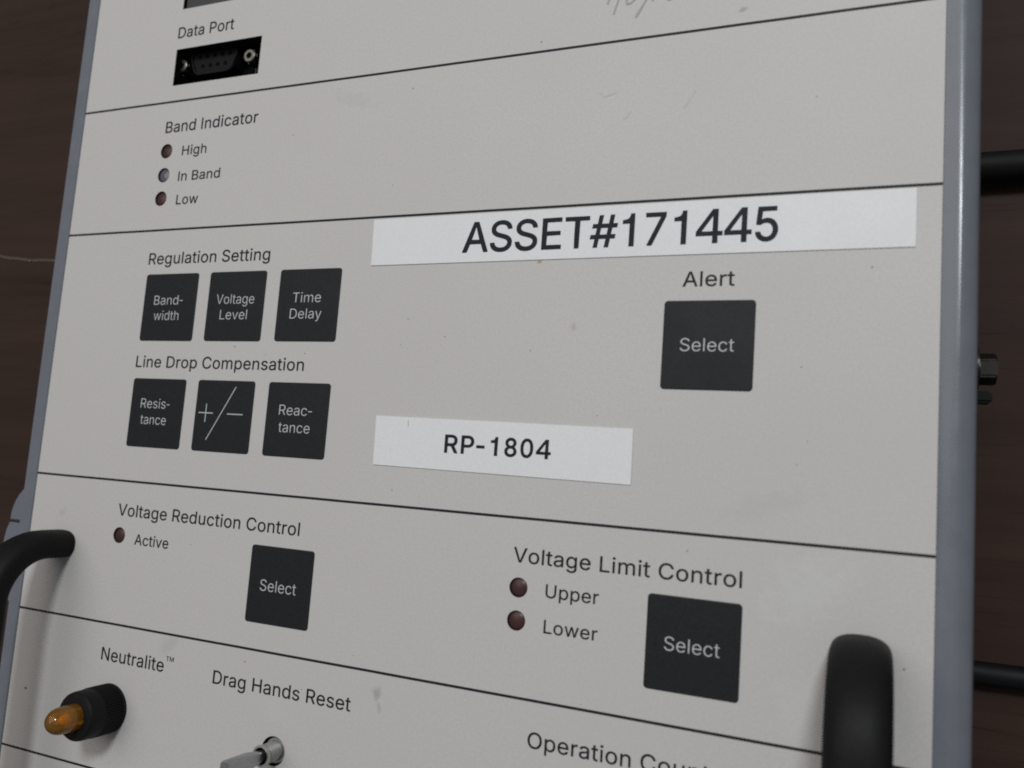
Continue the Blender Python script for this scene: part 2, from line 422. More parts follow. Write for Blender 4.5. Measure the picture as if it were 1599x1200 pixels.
 'e': (404, ['320,340 333,326 342,314 352,294 361,270 369,234 371,198 370,170 368,169 100,169 97,166 99,146 103,126 110,106 119,90 136,73 152,60 180,50 212,46 240,49 264,56 276,64 292,80 304,100 308,104 348,95 364,90 361,78 353,62 341,46 328,32 308,17 284,4 256,-4 232,-7 184,-7 164,-3 132,9 116,16 98,30 82,46 67,66 55,86 47,106 39,138 34,170 35,214 39,242 47,270 55,290 66,310 78,326 98,346 116,360 136,371 160,379 180,383 224,384 252,379 272,372 296,360', '276,302 260,316 244,324 232,327 204,330 188,329 176,327 156,319 144,312 128,297 111,274 104,258 99,242 97,226 98,222 100,221 304,221 308,222 305,246 298,270 286,290']),
 'g': (425, ['368,379 372,375 372,-13 370,-41 366,-57 360,-73 353,-85 341,-101 324,-117 288,-137 256,-146 232,-150 188,-150 160,-147 140,-142 120,-135 104,-127 81,-109 66,-93 55,-77 52,-69 100,-42 105,-45 110,-53 129,-73 152,-87 176,-95 192,-97 208,-97 240,-94 264,-86 284,-73 301,-53 305,-45 310,-29 310,67 308,68 304,65 289,43 280,34 264,22 236,10 212,5 172,6 140,14 116,25 96,38 78,55 59,83 51,99 39,135 35,163 35,223 39,247 47,275 66,315 79,331 96,348 112,361 132,372 160,380 180,384 212,384 236,380 256,372 268,364 288,345 308,320 312,320 313,323 313,375 316,379', '275,303 264,312 252,320 240,324 224,329 188,329 168,324 152,317 135,303 119,283 114,275 103,247 98,227 96,195 98,159 103,139 114,111 124,96 136,84 156,69 176,62 204,59 232,62 248,67 268,78 285,95 293,107 301,123 309,155 312,175 312,211 309,231 300,263 285,291']),
 'h': (410, ['319,351 336,330 344,314 352,290 356,266 357,2 355,0 299,0 296,2 296,238 295,254 292,270 284,290 270,306 259,316 247,323 231,328 211,329 191,327 175,323 149,310 134,294 125,282 118,262 114,242 114,86 114,2 111,0 55,0 53,2 53,506 55,509 111,509 114,506 114,322 115,319 138,350 155,364 167,371 187,379 207,383 247,383 271,378 283,375 299,367']),
 'i': (167, ['113,378 114,2 111,0 55,0 53,2 53,374 55,379 111,379', '115,511 125,494 125,474 120,462 107,449 91,444 71,445 59,450 51,458 45,466 42,474 42,490 45,502 59,516 75,523 91,523 103,520']),
 'l': (167, ['53,509 114,509 114,0 53,0']),
 'm': (610, ['522,354 532,342 544,322 553,298 556,278 557,2 555,0 499,0 496,2 496,254 492,282 483,302 471,314 455,323 443,327 419,330 407,330 391,327 367,316 350,298 342,282 338,270 335,246 335,2 331,0 279,0 274,2 273,274 268,290 264,298 243,319 227,327 219,328 191,330 175,327 155,318 139,306 131,297 123,282 118,270 114,250 114,2 111,0 55,0 53,2 53,374 55,379 107,379 111,378 112,322 115,316 131,344 151,363 171,376 191,383 207,386 247,383 259,379 275,371 287,361 300,346 307,334 314,318 319,313 322,322 330,334 339,345 355,360 371,371 391,379 407,383 435,386 467,383 499,371 511,363']),
 'n': (410, ['319,351 336,330 344,314 352,290 356,266 357,2 355,0 299,0 296,2 296,250 292,270 284,290 270,306 259,316 247,323 231,328 223,328 187,327 175,323 151,312 134,294 122,274 114,242 114,210 114,2 111,0 55,0 53,2 53,374 55,379 107,379 111,378 112,322 115,317 134,346 152,362 167,371 187,379 207,383 247,383 271,378 283,375 299,367']),
 'o': (415, ['320,343 333,330 346,314 361,286 370,266 376,242 381,206 381,170 376,134 365,98 346,62 333,46 320,33 300,17 264,1 232,-7 184,-7 160,-2 140,5 116,16 96,32 76,54 67,66 55,86 47,106 43,118 35,166 35,202 40,242 47,270 55,290 67,310 84,332 100,348 116,360 136,371 180,383 232,383 252,379 276,372 292,364 300,359', '280,301 256,320 236,327 208,330 184,328 160,320 145,310 132,297 115,274 103,242 98,222 96,190 98,154 103,134 111,110 115,102 132,79 145,66 160,56 184,49 208,46 236,50 256,56 279,74 293,90 306,114 313,138 318,166 318,206 313,238 306,262 293,286']),
 'p': (424, ['330,347 352,323 369,295 380,267 388,227 390,191 388,151 380,111 367,79 348,47 331,30 315,17 287,2 251,-7 207,-6 187,-2 179,1 163,9 147,22 138,31 119,57 115,58 114,55 114,-141 111,-143 79,-143 55,-143 53,-141 53,375 55,379 107,379 111,378 112,375 112,323 115,319 119,321 139,348 163,369 179,377 211,384 251,383 279,377 307,364', '293,299 279,312 255,324 239,329 203,329 175,321 167,316 151,303 137,287 127,267 118,239 113,211 113,167 118,139 127,111 139,88 150,75 171,59 191,50 219,47 247,50 267,57 279,66 300,87 308,99 317,119 324,147 328,187 328,203 324,231 317,259 300,291']),
 'r': (259, ['243,382 243,326 239,323 211,326 183,323 159,315 147,307 133,294 125,282 118,266 114,246 114,2 111,0 55,0 53,2 53,58 54,378 55,379 111,378 112,374 112,326 115,322 126,342 137,354 151,366 167,376 195,384 239,384']),
 's': (365, ['290,349 300,338 311,322 323,294 322,289 270,277 252,306 242,316 230,324 206,331 186,333 170,332 150,327 130,316 113,298 109,278 112,258 117,250 134,236 162,225 222,211 262,199 274,195 286,187 307,170 319,154 323,146 329,126 331,110 330,94 327,78 319,58 311,46 290,24 258,5 230,-3 202,-7 162,-7 134,-3 118,1 86,17 69,30 53,50 45,62 37,90 38,95 90,106 94,105 106,78 122,62 138,53 150,49 182,45 214,49 242,61 254,71 263,82 267,90 268,102 267,114 259,130 250,139 238,147 214,155 126,176 106,185 86,197 70,211 56,230 52,238 48,254 48,294 53,310 61,326 78,346 102,364 126,375 166,384 206,384 238,378 266,367']),
 't': (227, ['65,471 126,471 126,379 204,379 204,327 126,327 126,98 127,86 128,76 132,68 136,61 142,56 150,53 159,51 170,50 185,51 202,54 213,2 208,0 203,-1 198,-2 192,-3 186,-3 180,-4 174,-4 168,-4 145,-3 125,2 107,10 92,21 80,35 72,52 67,71 65,93 65,327 6,327 6,379 65,379']),
 'u': (410, ['355,379 357,377 357,5 355,0 303,0 299,1 298,57 297,61 295,63 285,45 271,29 259,19 243,9 219,-1 195,-5 163,-4 131,3 115,11 100,21 79,43 70,57 62,77 57,93 53,125 53,257 53,377 55,379 111,379 114,377 114,141 119,106 127,89 135,78 151,63 163,56 183,52 199,50 219,52 235,56 251,63 272,81 283,97 293,121 296,153 296,377 299,379']),
 'v': (389, ['369,378 368,370 229,6 227,2 223,0 167,0 162,2 33,338 19,374 19,379 79,379 84,378 168,146 195,61 218,138 305,378 307,379 367,379']),
 'w': (567, ['543,378 543,370 430,2 425,0 373,0 367,2 296,254 285,304 280,294 262,222 199,2 197,0 141,0 138,2 38,330 24,374 25,379 85,379 86,378 150,154 169,72 174,82 180,114 208,222 252,378 257,379 313,379 315,378 318,374 362,214 397,71 423,178 480,378 485,379 541,379']),
 'y': (389, ['370,377 204,-59 192,-83 180,-103 159,-124 139,-136 107,-145 75,-145 49,-139 50,-127 62,-87 63,-86 87,-90 103,-89 123,-81 136,-67 145,-51 152,-35 162,-3 156,17 107,145 17,377 19,379 79,379 83,379 85,377 176,125 190,73 195,62 217,137 305,377 307,379 367,379']),
 ' ': (188, []),
}


def poly_curve(splines, depth):
    cu = bpy.data.curves.new('sheet', 'CURVE')
    cu.dimensions = '2D'
    cu.fill_mode = 'BOTH' if depth else 'FRONT'
    cu.extrude = depth / 2
    for pts in splines:
        sp = cu.splines.new('POLY')
        sp.points.add(len(pts) - 1)
        for p, q in zip(sp.points, pts):
            p.co = (q[0], q[1], 0, 1)
        sp.use_cyclic_u = True
    o = bpy.data.objects.new('sheet', cu)
    COL.objects.link(o)
    dg = bpy.context.evaluated_depsgraph_get()
    me = bpy.data.meshes.new_from_object(o.evaluated_get(dg))
    bpy.data.objects.remove(o)
    bpy.data.curves.remove(cu)
    return me


def grow(pts, d):
    """move a contour outwards (solid on its right-hand side) by d"""
    out = []
    n = len(pts)
    for i in range(n):
        a, b, c = Vector(pts[i - 1]), Vector(pts[i]), Vector(pts[(i + 1) % n])
        e, f = (b - a).normalized(), (c - b).normalized()
        n1, n2 = Vector((e.y, -e.x)), Vector((f.y, -f.x))
        m = (n1 + n2)
        if m.length < 1e-4:
            m = n1
        m.normalize()
        out.append(tuple(b + m * (d * SIGN / max(0.5, m.dot(n1)))))
    return out


SIGN = -1


def text_mesh(body, width, cap, weight=0.0, spacing=0.0, upto=None):
    """flat print fitted to a measured width and capital height (mm), origin at the baseline's left end"""
    x, conts, xmax = 0.0, [], None
    for i, ch in enumerate(body):
        adv, cs = GLYPHS[ch]
        for c in cs:
            q = [tuple(float(v) for v in p.split(',')) for p in c.split()]
            k = [q[0]]
            for p in q[1:]:
                if math.dist(p, k[-1]) > 6 and math.dist(p, q[0]) > 6:
                    k.append(p)
            q = grow(k, weight) if weight else q
            conts.append([(px + x, py) for px, py in q])
        x += adv + spacing
        if upto and i == upto - 1:
            xmax = max(p[0] for q in conts for p in q)
    x0 = min(p[0] for q in conts for p in q)
    xmax = xmax or max(p[0] for q in conts for p in q)
    kx, ky = width / (xmax - x0), cap / (511.0 + 2 * weight)
    V, E, n0 = [], [], 0
    for q in conts:
        V += [Vector(((px - x0) * kx, (py + weight) * ky)) for px, py in q]
        E += [(n0 + i, n0 + (i + 1) % len(q)) for i in range(len(q))]
        n0 += len(q)
    vs, _, fs, *_ = geometry.delaunay_2d_cdt(V, E, [], 1, 1e-5)
    segs = [(V[a], V[b]) for a, b in E]

    def solid(f):
        c = sum((vs[i] for i in f), Vector((0, 0))) / len(f)
        n = 0
        for a, b in segs:
            if (a.y > c.y) != (b.y > c.y) and a.x + (c.y - a.y) / (b.y - a.y) * (b.x - a.x) > c.x:
                n += 1
        return n % 2 == 1
    return_me = bpy.data.meshes.new('print')
    return_me.from_pydata([(v.x * MM, v.y * MM, 0) for v in vs], [], [f for f in fs if solid(f)])
    return return_me


# ------------------------------------------------------------------ table
bm = bmesh.new()
bmesh.ops.create_cube(bm, size=1.0, matrix=Matrix.Diagonal((1400, 1200, 30, 1)))
bmesh.ops.bevel(bm, geom=bm.edges[:], offset=3, segments=3, affect='EDGES')
table = finish(bm, 'table', 'wood', None, (120, -20, -BOX_H - 15))
table['label'] = 'dark brown wood-grain table top beneath the control box'
table['category'] = 'table'

# ------------------------------------------------------------------ the control box
X1, Y0, Y1 = 235.0, -186.0, 128.0
unit = thing('control_box', 'cream faced control box in a blue grey frame with black keys and printed captions', 'control box', (117.5, -29, -BOX_H))

# frame: a rounded lip swept round the face
T0 = math.radians(-15)           # the lip rises a little towards its ridge, then falls away
arc = []
for k in range(11):
    a = T0 + (math.radians(33) - T0) * k / 10
    arc.append((2.95 + 2.1 * math.sin(a), -1.8 + 2.1 * math.cos(a)))
x0_, z0_ = arc[0]
x1_, z1_ = arc[-1]
prof = [(0, -3.2), (0, -0.1), (0.12, z0_ - (x0_ - 0.12) * math.tan(-T0)), (0.9, z0_ - (x0_ - 0.9) * math.tan(-T0)), (x0_ - 0.2, z0_ - 0.2 * math.tan(-T0))] + arc
prof += [(x1_ + 0.3, z1_ - 0.195), (5.9, z1_ - (5.9 - x1_) * 0.65), (6.4, -2.2), (6.6, -2.9), (6.65, -9.0), (6.65, -16.0), (0.5, -16.0)]
profL = [(0, -3.2), (0, 0.15), (0.15, 0.35), (0.9, 0.35), (3.6, 0.35)] + [(4.1 + 0.6 * math.sin(math.radians(9 * k)), -0.25 + 0.6 * math.cos(math.radians(9 * k))) for k in range(11)] + [(4.7, -0.5), (4.7, -1), (4.7, -3), (4.7, -5), (4.7, -9), (4.7, -16), (0.5, -16)]
assert len(prof) == len(profL)
bm = bmesh.new()
loops = []
for (dr, zr), (dl, zl) in zip(prof, profL):
    loops.append([(-dl, Y0 - dl, zl), (X1 + dr, Y0 - dl, zr), (X1 + dr, Y1 + dl, zr), (-dl, Y1 + dl, zl)])
loft(bm, loops, False, False)
frame = finish(bm, 'frame', 'bezel', unit, (0, 0, 0), smooth=35)

bm = bmesh.new()
box(bm, -2.5, 238.5, Y0 - 2.5, Y1 + 2.5, -BOX_H, -14.5)
housing = finish(bm, 'housing', 'bezel', unit)

# latch tab bulging from the frame's left side: two curved leaves with a slit between
def tab(outline, z0, z1):
    bm = bmesh.new()
    loft(bm, [[(x, y, z) for x, y in outline] for z in (z0, z1)])
    bmesh.ops.bevel(bm, geom=[e for e in bm.edges if abs(e.verts[0].co.z - z1) < 1e-6 and abs(e.verts[1].co.z - z1) < 1e-6], offset=0.25, segments=2, affect='EDGES')
    return bm
up = [(-4.5, -51.6), (-5.4, -52.6), (-6.5, -53.9), (-7.5, -55.4), (-8.3, -57.2), (-8.8, -59.2), (-9.1, -61.2), (-4.5, -61.2)]
lo = [(-4.5, -62.0), (-9.3, -62.0), (-10.0, -64.2), (-10.5, -67.0), (-10.6, -70.0), (-10.3, -73.5), (-9.4, -77.0), (-8.0, -80.4), (-6.4, -83.4), (-4.5, -85.4)]
latch = finish(tab(up, -6, -0.05), 'latch_tab', 'bezel', unit, smooth=30)
latch2 = finish(tab(lo, -6, -0.15), 'latch_tab', 'bezel', unit, smooth=30)

# bolt on the right side
bx = (239, -7.6, -30)
bm = bmesh.new()
m90 = Matrix.Rotation(math.radians(90), 4, 'Y')
loft(bm, [circle(5.2, z, 28) for z in (-1.0, 5.2)])
loft(bm, [circle(3.1, z, 24) for z in (5.2, 6.0)])
bmesh.ops.transform(bm, matrix=m90, verts=bm.verts[:])
bolt = finish(bm, 'bolt', 'fastener', unit, bx, smooth=40)
bolt['label'] = 'dark steel bolt with hex nut on the right side'
bm = bmesh.new()
hexa = [[(3.6 * math.cos(math.radians(60 * k + 32)), 3.6 * math.sin(math.radians(60 * k + 32)), z) for k in range(6)] for z in (5.2, 8.8)]
loft(bm, hexa)
bmesh.ops.bevel(bm, geom=bm.edges[:], offset=0.35, segments=2, affect='EDGES')
bmesh.ops.transform(bm, matrix=m90, verts=bm.verts[:])
finish(bm, 'hex_nut', 'fastener', bolt, bx, smooth=30)
bm = bmesh.new()
box(bm, 3.5, 8.2, -7.2, -4.6, -4.6, 0.2)
bmesh.ops.bevel(bm, geom=bm.edges[:], offset=0.5, segments=2, affect='EDGES')
finish(bm, 'terminal_lug', 'rubber', bolt, bx, smooth=30)

# ------------------------------------------------------------------ face plate with its openings
LEDS = [(34.7, 47.5, 'lens_red', 'dark red indicator light beside High'),
        (34.7, 40.35, 'lens_clear', 'smoky clear indicator light beside In Band'),
        (34.7, 33.4, 'lens_red', 'dark red indicator light beside Low'),
        (34.5, -61.8, 'lens_red', 'dark red indicator light beside Active'),
        (153.0, -62.1, 'lens_red', 'dark red indicator light beside Upper'),
        (153.0, -69.2, 'lens_red', 'dark red indicator light beside Lower')]
CUT = (33.9, 64.8, 67.3, 78.4)
CUT2 = (34.3, 65.0, 90.8, 102.0)
TOG = (92.4, -108.0)


holes = [[(0.02, Y0), (X1 - 0.02, Y0), (X1 - 0.02, Y1), (0.02, Y1)]]
for c in (CUT, CUT2):
    holes.append([(c[0], c[2]), (c[1], c[2]), (c[1], c[3]), (c[0], c[3])])
for x, y, _, _ in LEDS:
    holes.append([(a, b) for a, b, _ in circle(2.16, 0, 36, x, y)])
holes.append([(a, b) for a, b, _ in circle(3.45, 0, 40, *TOG)])
me = poly_curve(holes, 1.6)
me.name = 'face_plate'
for v in me.vertices:
    v.co = Vector((v.co.x, v.co.y, v.co.z - 0.8)) * MM
me.materials.clear()
me.materials.append(M['panel'])
plate = link('face_plate', me, unit)
plate['label'] = 'cream painted face with thin black rules and captions'

# black rules across the face
for y in (62.36, 24.06, -47.0, -85.36, -123.09):
    bm = bmesh.new()
    n = 24
    lo_, hi_ = [], []
    for k in range(n + 1):
        x = 0.05 + (X1 - 0.1) * k / n
        j = random.uniform(-0.02, 0.02)
        lo_.append(bm.verts.new((x, -0.29 + j, 0)))
        hi_.append(bm.verts.new((x, 0.29 + j, 0)))
    for k in range(n):
        bm.faces.new((lo_[k], lo_[k + 1], hi_[k + 1], hi_[k]))
    finish(bm, 'dividing_line', 'ink', unit, (0, y, 0.06))

# printed captions: text, x, baseline, width, cap height
CAP = [('Data Port', 33.8, 81.8, 20.6, 3.4), ('Band Indicator', 33.4, 53.0, 33.2, 3.4), ('High', 40.6, 45.8, 8.9, 2.85),
       ('In Band', 40.3, 38.2, 15.1, 2.85), ('Low', 40.6, 31.3, 7.9, 2.85), ('Regulation Setting', 33.1, 14.1, 42.6, 3.35),
       ('Line Drop Compensation', 33.0, -15.3, 57.1, 3.25), ('Voltage Reduction Control', 33.1, -56.5, 60.7, 3.3),
       ('Active', 40.3, -63.8, 12.0, 2.9), ('Voltage Limit Control', 151.3, -56.7, 49.3, 3.3), ('Upper', 159.4, -63.5, 12.0, 2.9),
       ('Lower', 159.5, -71.0, 12.1, 2.85), ('Neutralite', 33.4, -95.1, 22.1, 3.4), ('TM', 56.0, -92.1, 2.6, 1.2),
       ('Drag Hands Reset', 71.9, -95.3, 41.1, 3.3), ('Alert', 185.6, 4.7, 10.9, 3.3)]
for s, x, y, w, c in CAP:
    me = text_mesh(s, w, c, weight=6, spacing=8)
    me.materials.append(M['ink'])
    o = link('caption', me, unit, (x, y, 0.06))
    o['label'] = 'black printed caption reading ' + s if s not in ('Neutralite', 'TM') else 'black printed caption above the amber lamp' if len(s) > 2 else 'tiny raised trademark letters'
me = text_mesh('Operation Counter', 22.6, 3.35, weight=6, spacing=8, upto=9)
me.materials.append(M['ink'])
o = link('caption', me, unit, (157.6, -95.1, 0.06))
o.rotation_euler.z = math.radians(0.4)
o['label'] = 'black printed caption reading Operation Counter'

# ------------------------------------------------------------------ membrane keys
def key_mesh():
    bm = bmesh.new()
    w = 19.0
    loft(bm, [rrect(w, w, 0.8, -0.02), rrect(w, w, 0.8, 0.10), rrect(w - 0.12, w - 0.12, 0.75, 0.18), rrect(w - 0.4, w - 0.4, 0.65, 0.22)], False, True)
    return bm


def key_text(key, ctr, items, cap=2.65):
    for s, x, y, w in items:
        me = text_mesh(s, w, cap, weight=-5)
        me.materials.append(M['keyink'])
        t = link('key_text', me, key, (x, y, 0.27))
        t['label'] = 'grey lettering reading ' + s


KEYS = [((42.75, 1.7), [('Band-', 37.2, 2.4, 10.4), ('width', 37.7, -1.95, 9.0)], 'key reading Band-width'),
        ((65.9, 1.75), [('Voltage', 59.5, 2.4, 12.7), ('Level', 61.2, -1.85, 9.1)], 'key reading Voltage Level'),
        ((89.4, 1.8), [('Time', 84.6, 2.5, 8.8), ('Delay', 84.2, -1.75, 9.8)], 'key reading Time Delay'),
        ((42.6, -27.9), [('Resis-', 36.9, -26.6, 10.4), ('tance', 37.4, -31.05, 9.2)], 'key reading Resis-tance'),
        ((65.9, -27.85), [], 'key with plus, slash and minus signs'),
        ((89.4, -27.85), [('Reac-', 84.0, -26.7, 10.1), ('tance', 84.3, -31.1, 9.6)], 'key reading Reac-tance'),
        ((89.45, -69.3), [('Select', 83.7, -70.8, 10.9)], 'Select key under Voltage Reduction Control'),
        ((191.4, -69.3), [('Select', 185.8, -70.7, 11.1)], 'Select key under Voltage Limit Control'),
        ((191.5, -7.85), [('Select', 185.8, -9.2, 11.2)], 'Select key under Alert')]
key0 = None
for (x, y), items, lab in KEYS:
    if key0 is None:
        k = key0 = finish(key_mesh(), 'push_key', 'key', unit, (x, y, 0))
    else:
        k = copy_part(key0, unit, (x, y, 0))
    k['label'] = 'square charcoal ' + lab
    key_text(k, (x, y), items, 2.75 if len(items) == 1 else 2.6)
    if not items:
        def bar(bm, ax, ay, bx_, by_, w):
            d = Vector((bx_ - ax, by_ - ay)).normalized()
            nx, ny = -d.y * w / 2, d.x * w / 2
            bm.faces.new([bm.verts.new(p) for p in ((ax - nx, ay - ny, 0), (bx_ - nx, by_ - ny, 0), (bx_ + nx, by_ + ny, 0), (ax + nx, ay + ny, 0))])
        bm = bmesh.new()
        bar(bm, 57.7 - x, -27.15 - y, 62.6 - x, -27.15 - y, 0.27)
        bar(bm, 60.15 - x, -24.7 - y, 60.15 - x, -27.02 - y, 0.27)
        bar(bm, 60.15 - x, -27.28 - y, 60.15 - x, -29.6 - y, 0.27)
        s_ = finish(bm, 'plus_sign', 'keyink', k, (x, y, 0.27))
        bm = bmesh.new()
        bar(bm, 69.4 - x, -20.0 - y, 61.1 - x, -34.3 - y, 0.27)
        finish(bm, 'slash_sign', 'keyink', k, (x, y, 0.27))
        bm = bmesh.new()
        bar(bm, 67.3 - x, -27.2 - y, 72.5 - x, -27.2 - y, 0.27)
        finish(bm, 'minus_sign', 'keyink', k, (x, y, 0.27))

# ------------------------------------------------------------------ indicator lights (lens sunk in a hole with a dark well)
for x, y, mt, lab in LEDS:
    bm = lathe([(2.155, -0.12), (2.155, -4.0)], 36, False, True)
    well = finish(bm, 'indicator_light', 'greyplastic', unit, (x, y, 0), smooth=40)
    well['label'] = lab
    prof_ = [(2.06, -4.0), (2.06, -0.75)] + [(2.06 * math.cos(math.radians(a)), -0.75 + 0.65 * math.sin(math.radians(a))) for a in range(12, 90, 12)] + [(0.1, -0.1)]
    finish(lathe(prof_, 36), 'lens', mt, well, (x, y, 0), smooth=40)

# ------------------------------------------------------------------ data port
def recess(c, depth, name, mat):
    bm = bmesh.new()
    loft(bm, [[(c[0], c[2], z), (c[1], c[2], z), (c[1], c[3], z), (c[0], c[3], z)] for z in (-0.12, -depth)], False, True)
    for v in bm.verts:
        v.co.x += 0.03 if v.co.x < (c[0] + c[1]) / 2 else -0.03
        v.co.y += 0.03 if v.co.y < (c[2] + c[3]) / 2 else -0.03
    return finish(bm, name, mat, unit)


port = recess(CUT, 8.0, 'data_port', 'void')
port['label'] = 'black recessed nine pin socket under Data Port'
bm = bmesh.new()


def dshape(wt, wb, h, z, r=2.9):
    pts = []
    cs = [(wt / 2 - r, h / 2 - r, -8, 90), (-wt / 2 + r, h / 2 - r, 90, 188), (-wb / 2 + r, -h / 2 + r, 188, 270), (wb / 2 - r, -h / 2 + r, 270, 352)]
    for cx, cy, a0, a1 in cs:
        for k in range(7):
            a = math.radians(a0 + (a1 - a0) * k / 6)
            pts.append((cx + r * math.cos(a), cy + r * math.sin(a), z))
    return pts


DS = (45.2, 78.6)
loft(bm, [dshape(17.4, 15.4, 8.8, -8.0), dshape(17.4, 15.4, 8.8, -3.6), dshape(17.0, 15.0, 8.4, -3.2), dshape(16.2, 14.2, 7.6, -3.2), dshape(16.0, 14.0, 7.4, -3.7)], False, True)
ds = finish(bm, 'connector', 'dsub', port, (DS[0] - 0.2, DS[1] - 2.9, 0), smooth=30)
for row, n, yy in ((0, 5, 1.42), (1, 4, -1.42)):
    for k in range(n):
        xx = (k - (n - 1) / 2) * 2.77
        pin = lathe([(0.62, 0.0), (0.62, 0.12), (0.50, 0.14)], 14)
        finish(pin, 'pin_hole', 'void', ds, (DS[0] - 0.2 + xx, DS[1] - 2.9 + yy, -3.7))
for sx_, sy_ in ((34.0, 74.6), (58.9, 74.5)):
    bm = bmesh.new()
    hx = [[(2.15 * math.cos(math.radians(60 * k + 10)), 2.15 * math.sin(math.radians(60 * k + 10)), z) for k in range(6)] for z in (-8, -3.2)]
    loft(bm, hx)
    loft(bm, [circle(r, z, 24) for r, z in ((1.95, -3.2), (1.95, -2.4), (1.7, -2.2), (0.95, -2.2), (0.85, -3.0))], False, True)
    js = finish(bm, 'jack_screw', 'steel', port, (sx_, sy_, 0), smooth=30)
    finish(lathe([(0.84, 0), (0.84, 0.05)], 18), 'thread_hole', 'void', js, (sx_, sy_, -2.98))
bm = bmesh.new()
box(bm, -0.12, 0.12, -1.3, 1.3, -8, -3.2)
finish(bm, 'wire', 'greyplastic', port, (61.0, 69.6, 0))

socket = recess(CUT2, 6.0, 'upper_socket', 'void')
socket['label'] = 'dark recessed opening at the top edge above Data Port'
bm = bmesh.new()
loft(bm, [rrect(30.5, 10.9, 0.4, -6), rrect(30.5, 10.9, 0.4, -1.3), rrect(30.1, 10.5, 0.4, -1.0)], False, True)
finish(bm, 'cover', 'greyplastic', socket, ((CUT2[0] + CUT2[1]) / 2, (CUT2[2] + CUT2[3]) / 2, 0), smooth=30)

# ------------------------------------------------------------------ neutral lamp: knurled collar with amber lens
LP = (38.3, -107.0)
bm = bmesh.new()
n = 120
loops = []
for r, z, kn in ((6.2, -0.2, 0), (6.35, 0.0, 0), (6.35, 0.6, 0), (6.2, 0.8, 1), (6.2, 6.2, 1), (6.2, 6.5, 0), (6.15, 9.6, 0), (6.0, 10.4, 0), (5.6, 10.9, 0), (5.0, 11.0, 0), (3.55, 11.0, 0), (3.5, 9.0, 0)):
    lp = []
    for k in range(n):
        a = 2 * math.pi * k / n
        rr = r + (0.17 if (k % 2 == 0) else -0.17) * kn
        lp.append((rr * math.cos(a), rr * math.sin(a), z))
    loops.append(lp)
loft(bm, loops, False, True)
lamp = finish(bm, 'neutral_lamp', 'plastic', unit, (LP[0], LP[1], 0), smooth=28)
lamp['label'] = 'black knurled lamp holder with amber lens at the lower left'
prof_ = [(3.4, 9.2), (3.4, 13.0), (3.35, 14.7)] + [(3.35 * math.cos(math.radians(a)), 14.7 + 3.9 * math.sin(math.radians(a))) for a in (12, 24, 36, 48, 60, 70, 80)] + [(0.15, 18.6)]
finish(lathe(prof_, 40), 'lens', 'amber', lamp, (LP[0], LP[1], 0), smooth=60)
prof_ = [(1.5, 9.3), (1.5, 13.0), (1.2, 14.4), (0.5, 15.2), (0.1, 15.3)]
finish(lathe(prof_, 24), 'bulb', 'glow', lamp, (LP[0], LP[1], 0), smooth=60)

# ------------------------------------------------------------------ toggle switch
bm = lathe([(3.43, -0.12), (3.43, -6.0)], 36, False, True)
tog = finish(bm, 'toggle_switch', 'void', unit, (TOG[0], TOG[1], 0), smooth=40)
tog['label'] = 'metal toggle switch under Drag Hands Reset'
bm = lathe([(3.1, -6), (3.1, -1.3), (2.95, -1.1), (2.3, -1.1)], 36, False, True)
finish(bm, 'washer', 'nickel', tog, (TOG[0] - 0.1, TOG[1] - 0.1, 0), smooth=40)
pr = [(2.3, -1.2)]
z = -1.2
while z < 3.6:
    pr += [(2.3, z + 0.2), (2.12, z + 0.4)]
    z += 0.5
pr += [(2.5, z + 0.2), (2.55, z + 0.7), (2.4, z + 0.9), (2.0, z + 0.9), (1.95, z + 0.3), (1.9, z - 2.4)]
finish(lathe(pr, 36, False, True), 'bushing', 'nickel', tog, (TOG[0], TOG[1], 0), smooth=50)
finish(lathe([(1.93, z - 2.2), (1.93, z + 0.1), (1.3, z - 0.1), (1.15, z - 1.0)], 30, False, True), 'shade_ring', 'void', tog, (TOG[0], TOG[1], 0), smooth=40)  # near-black ring added to paint the shade inside the bushing's hollow
bm = bmesh.new()
def lev(w, t, z, dx=0, dy=0):
    return [(x + dx, y + dy, zz) for x, y, zz in rrect(t, w, min(w, t) * 0.22, z, 4)]
loft(bm, [lev(2.0, 1.6, 0.9), lev(2.2, 1.8, 4.4), lev(3.7, 2.5, 9.0), lev(4.1, 2.6, 16.6), lev(3.8, 2.2, 17.2)])
finish(bm, 'lever', 'lever', tog, (TOG[0], TOG[1], 0), smooth=35)

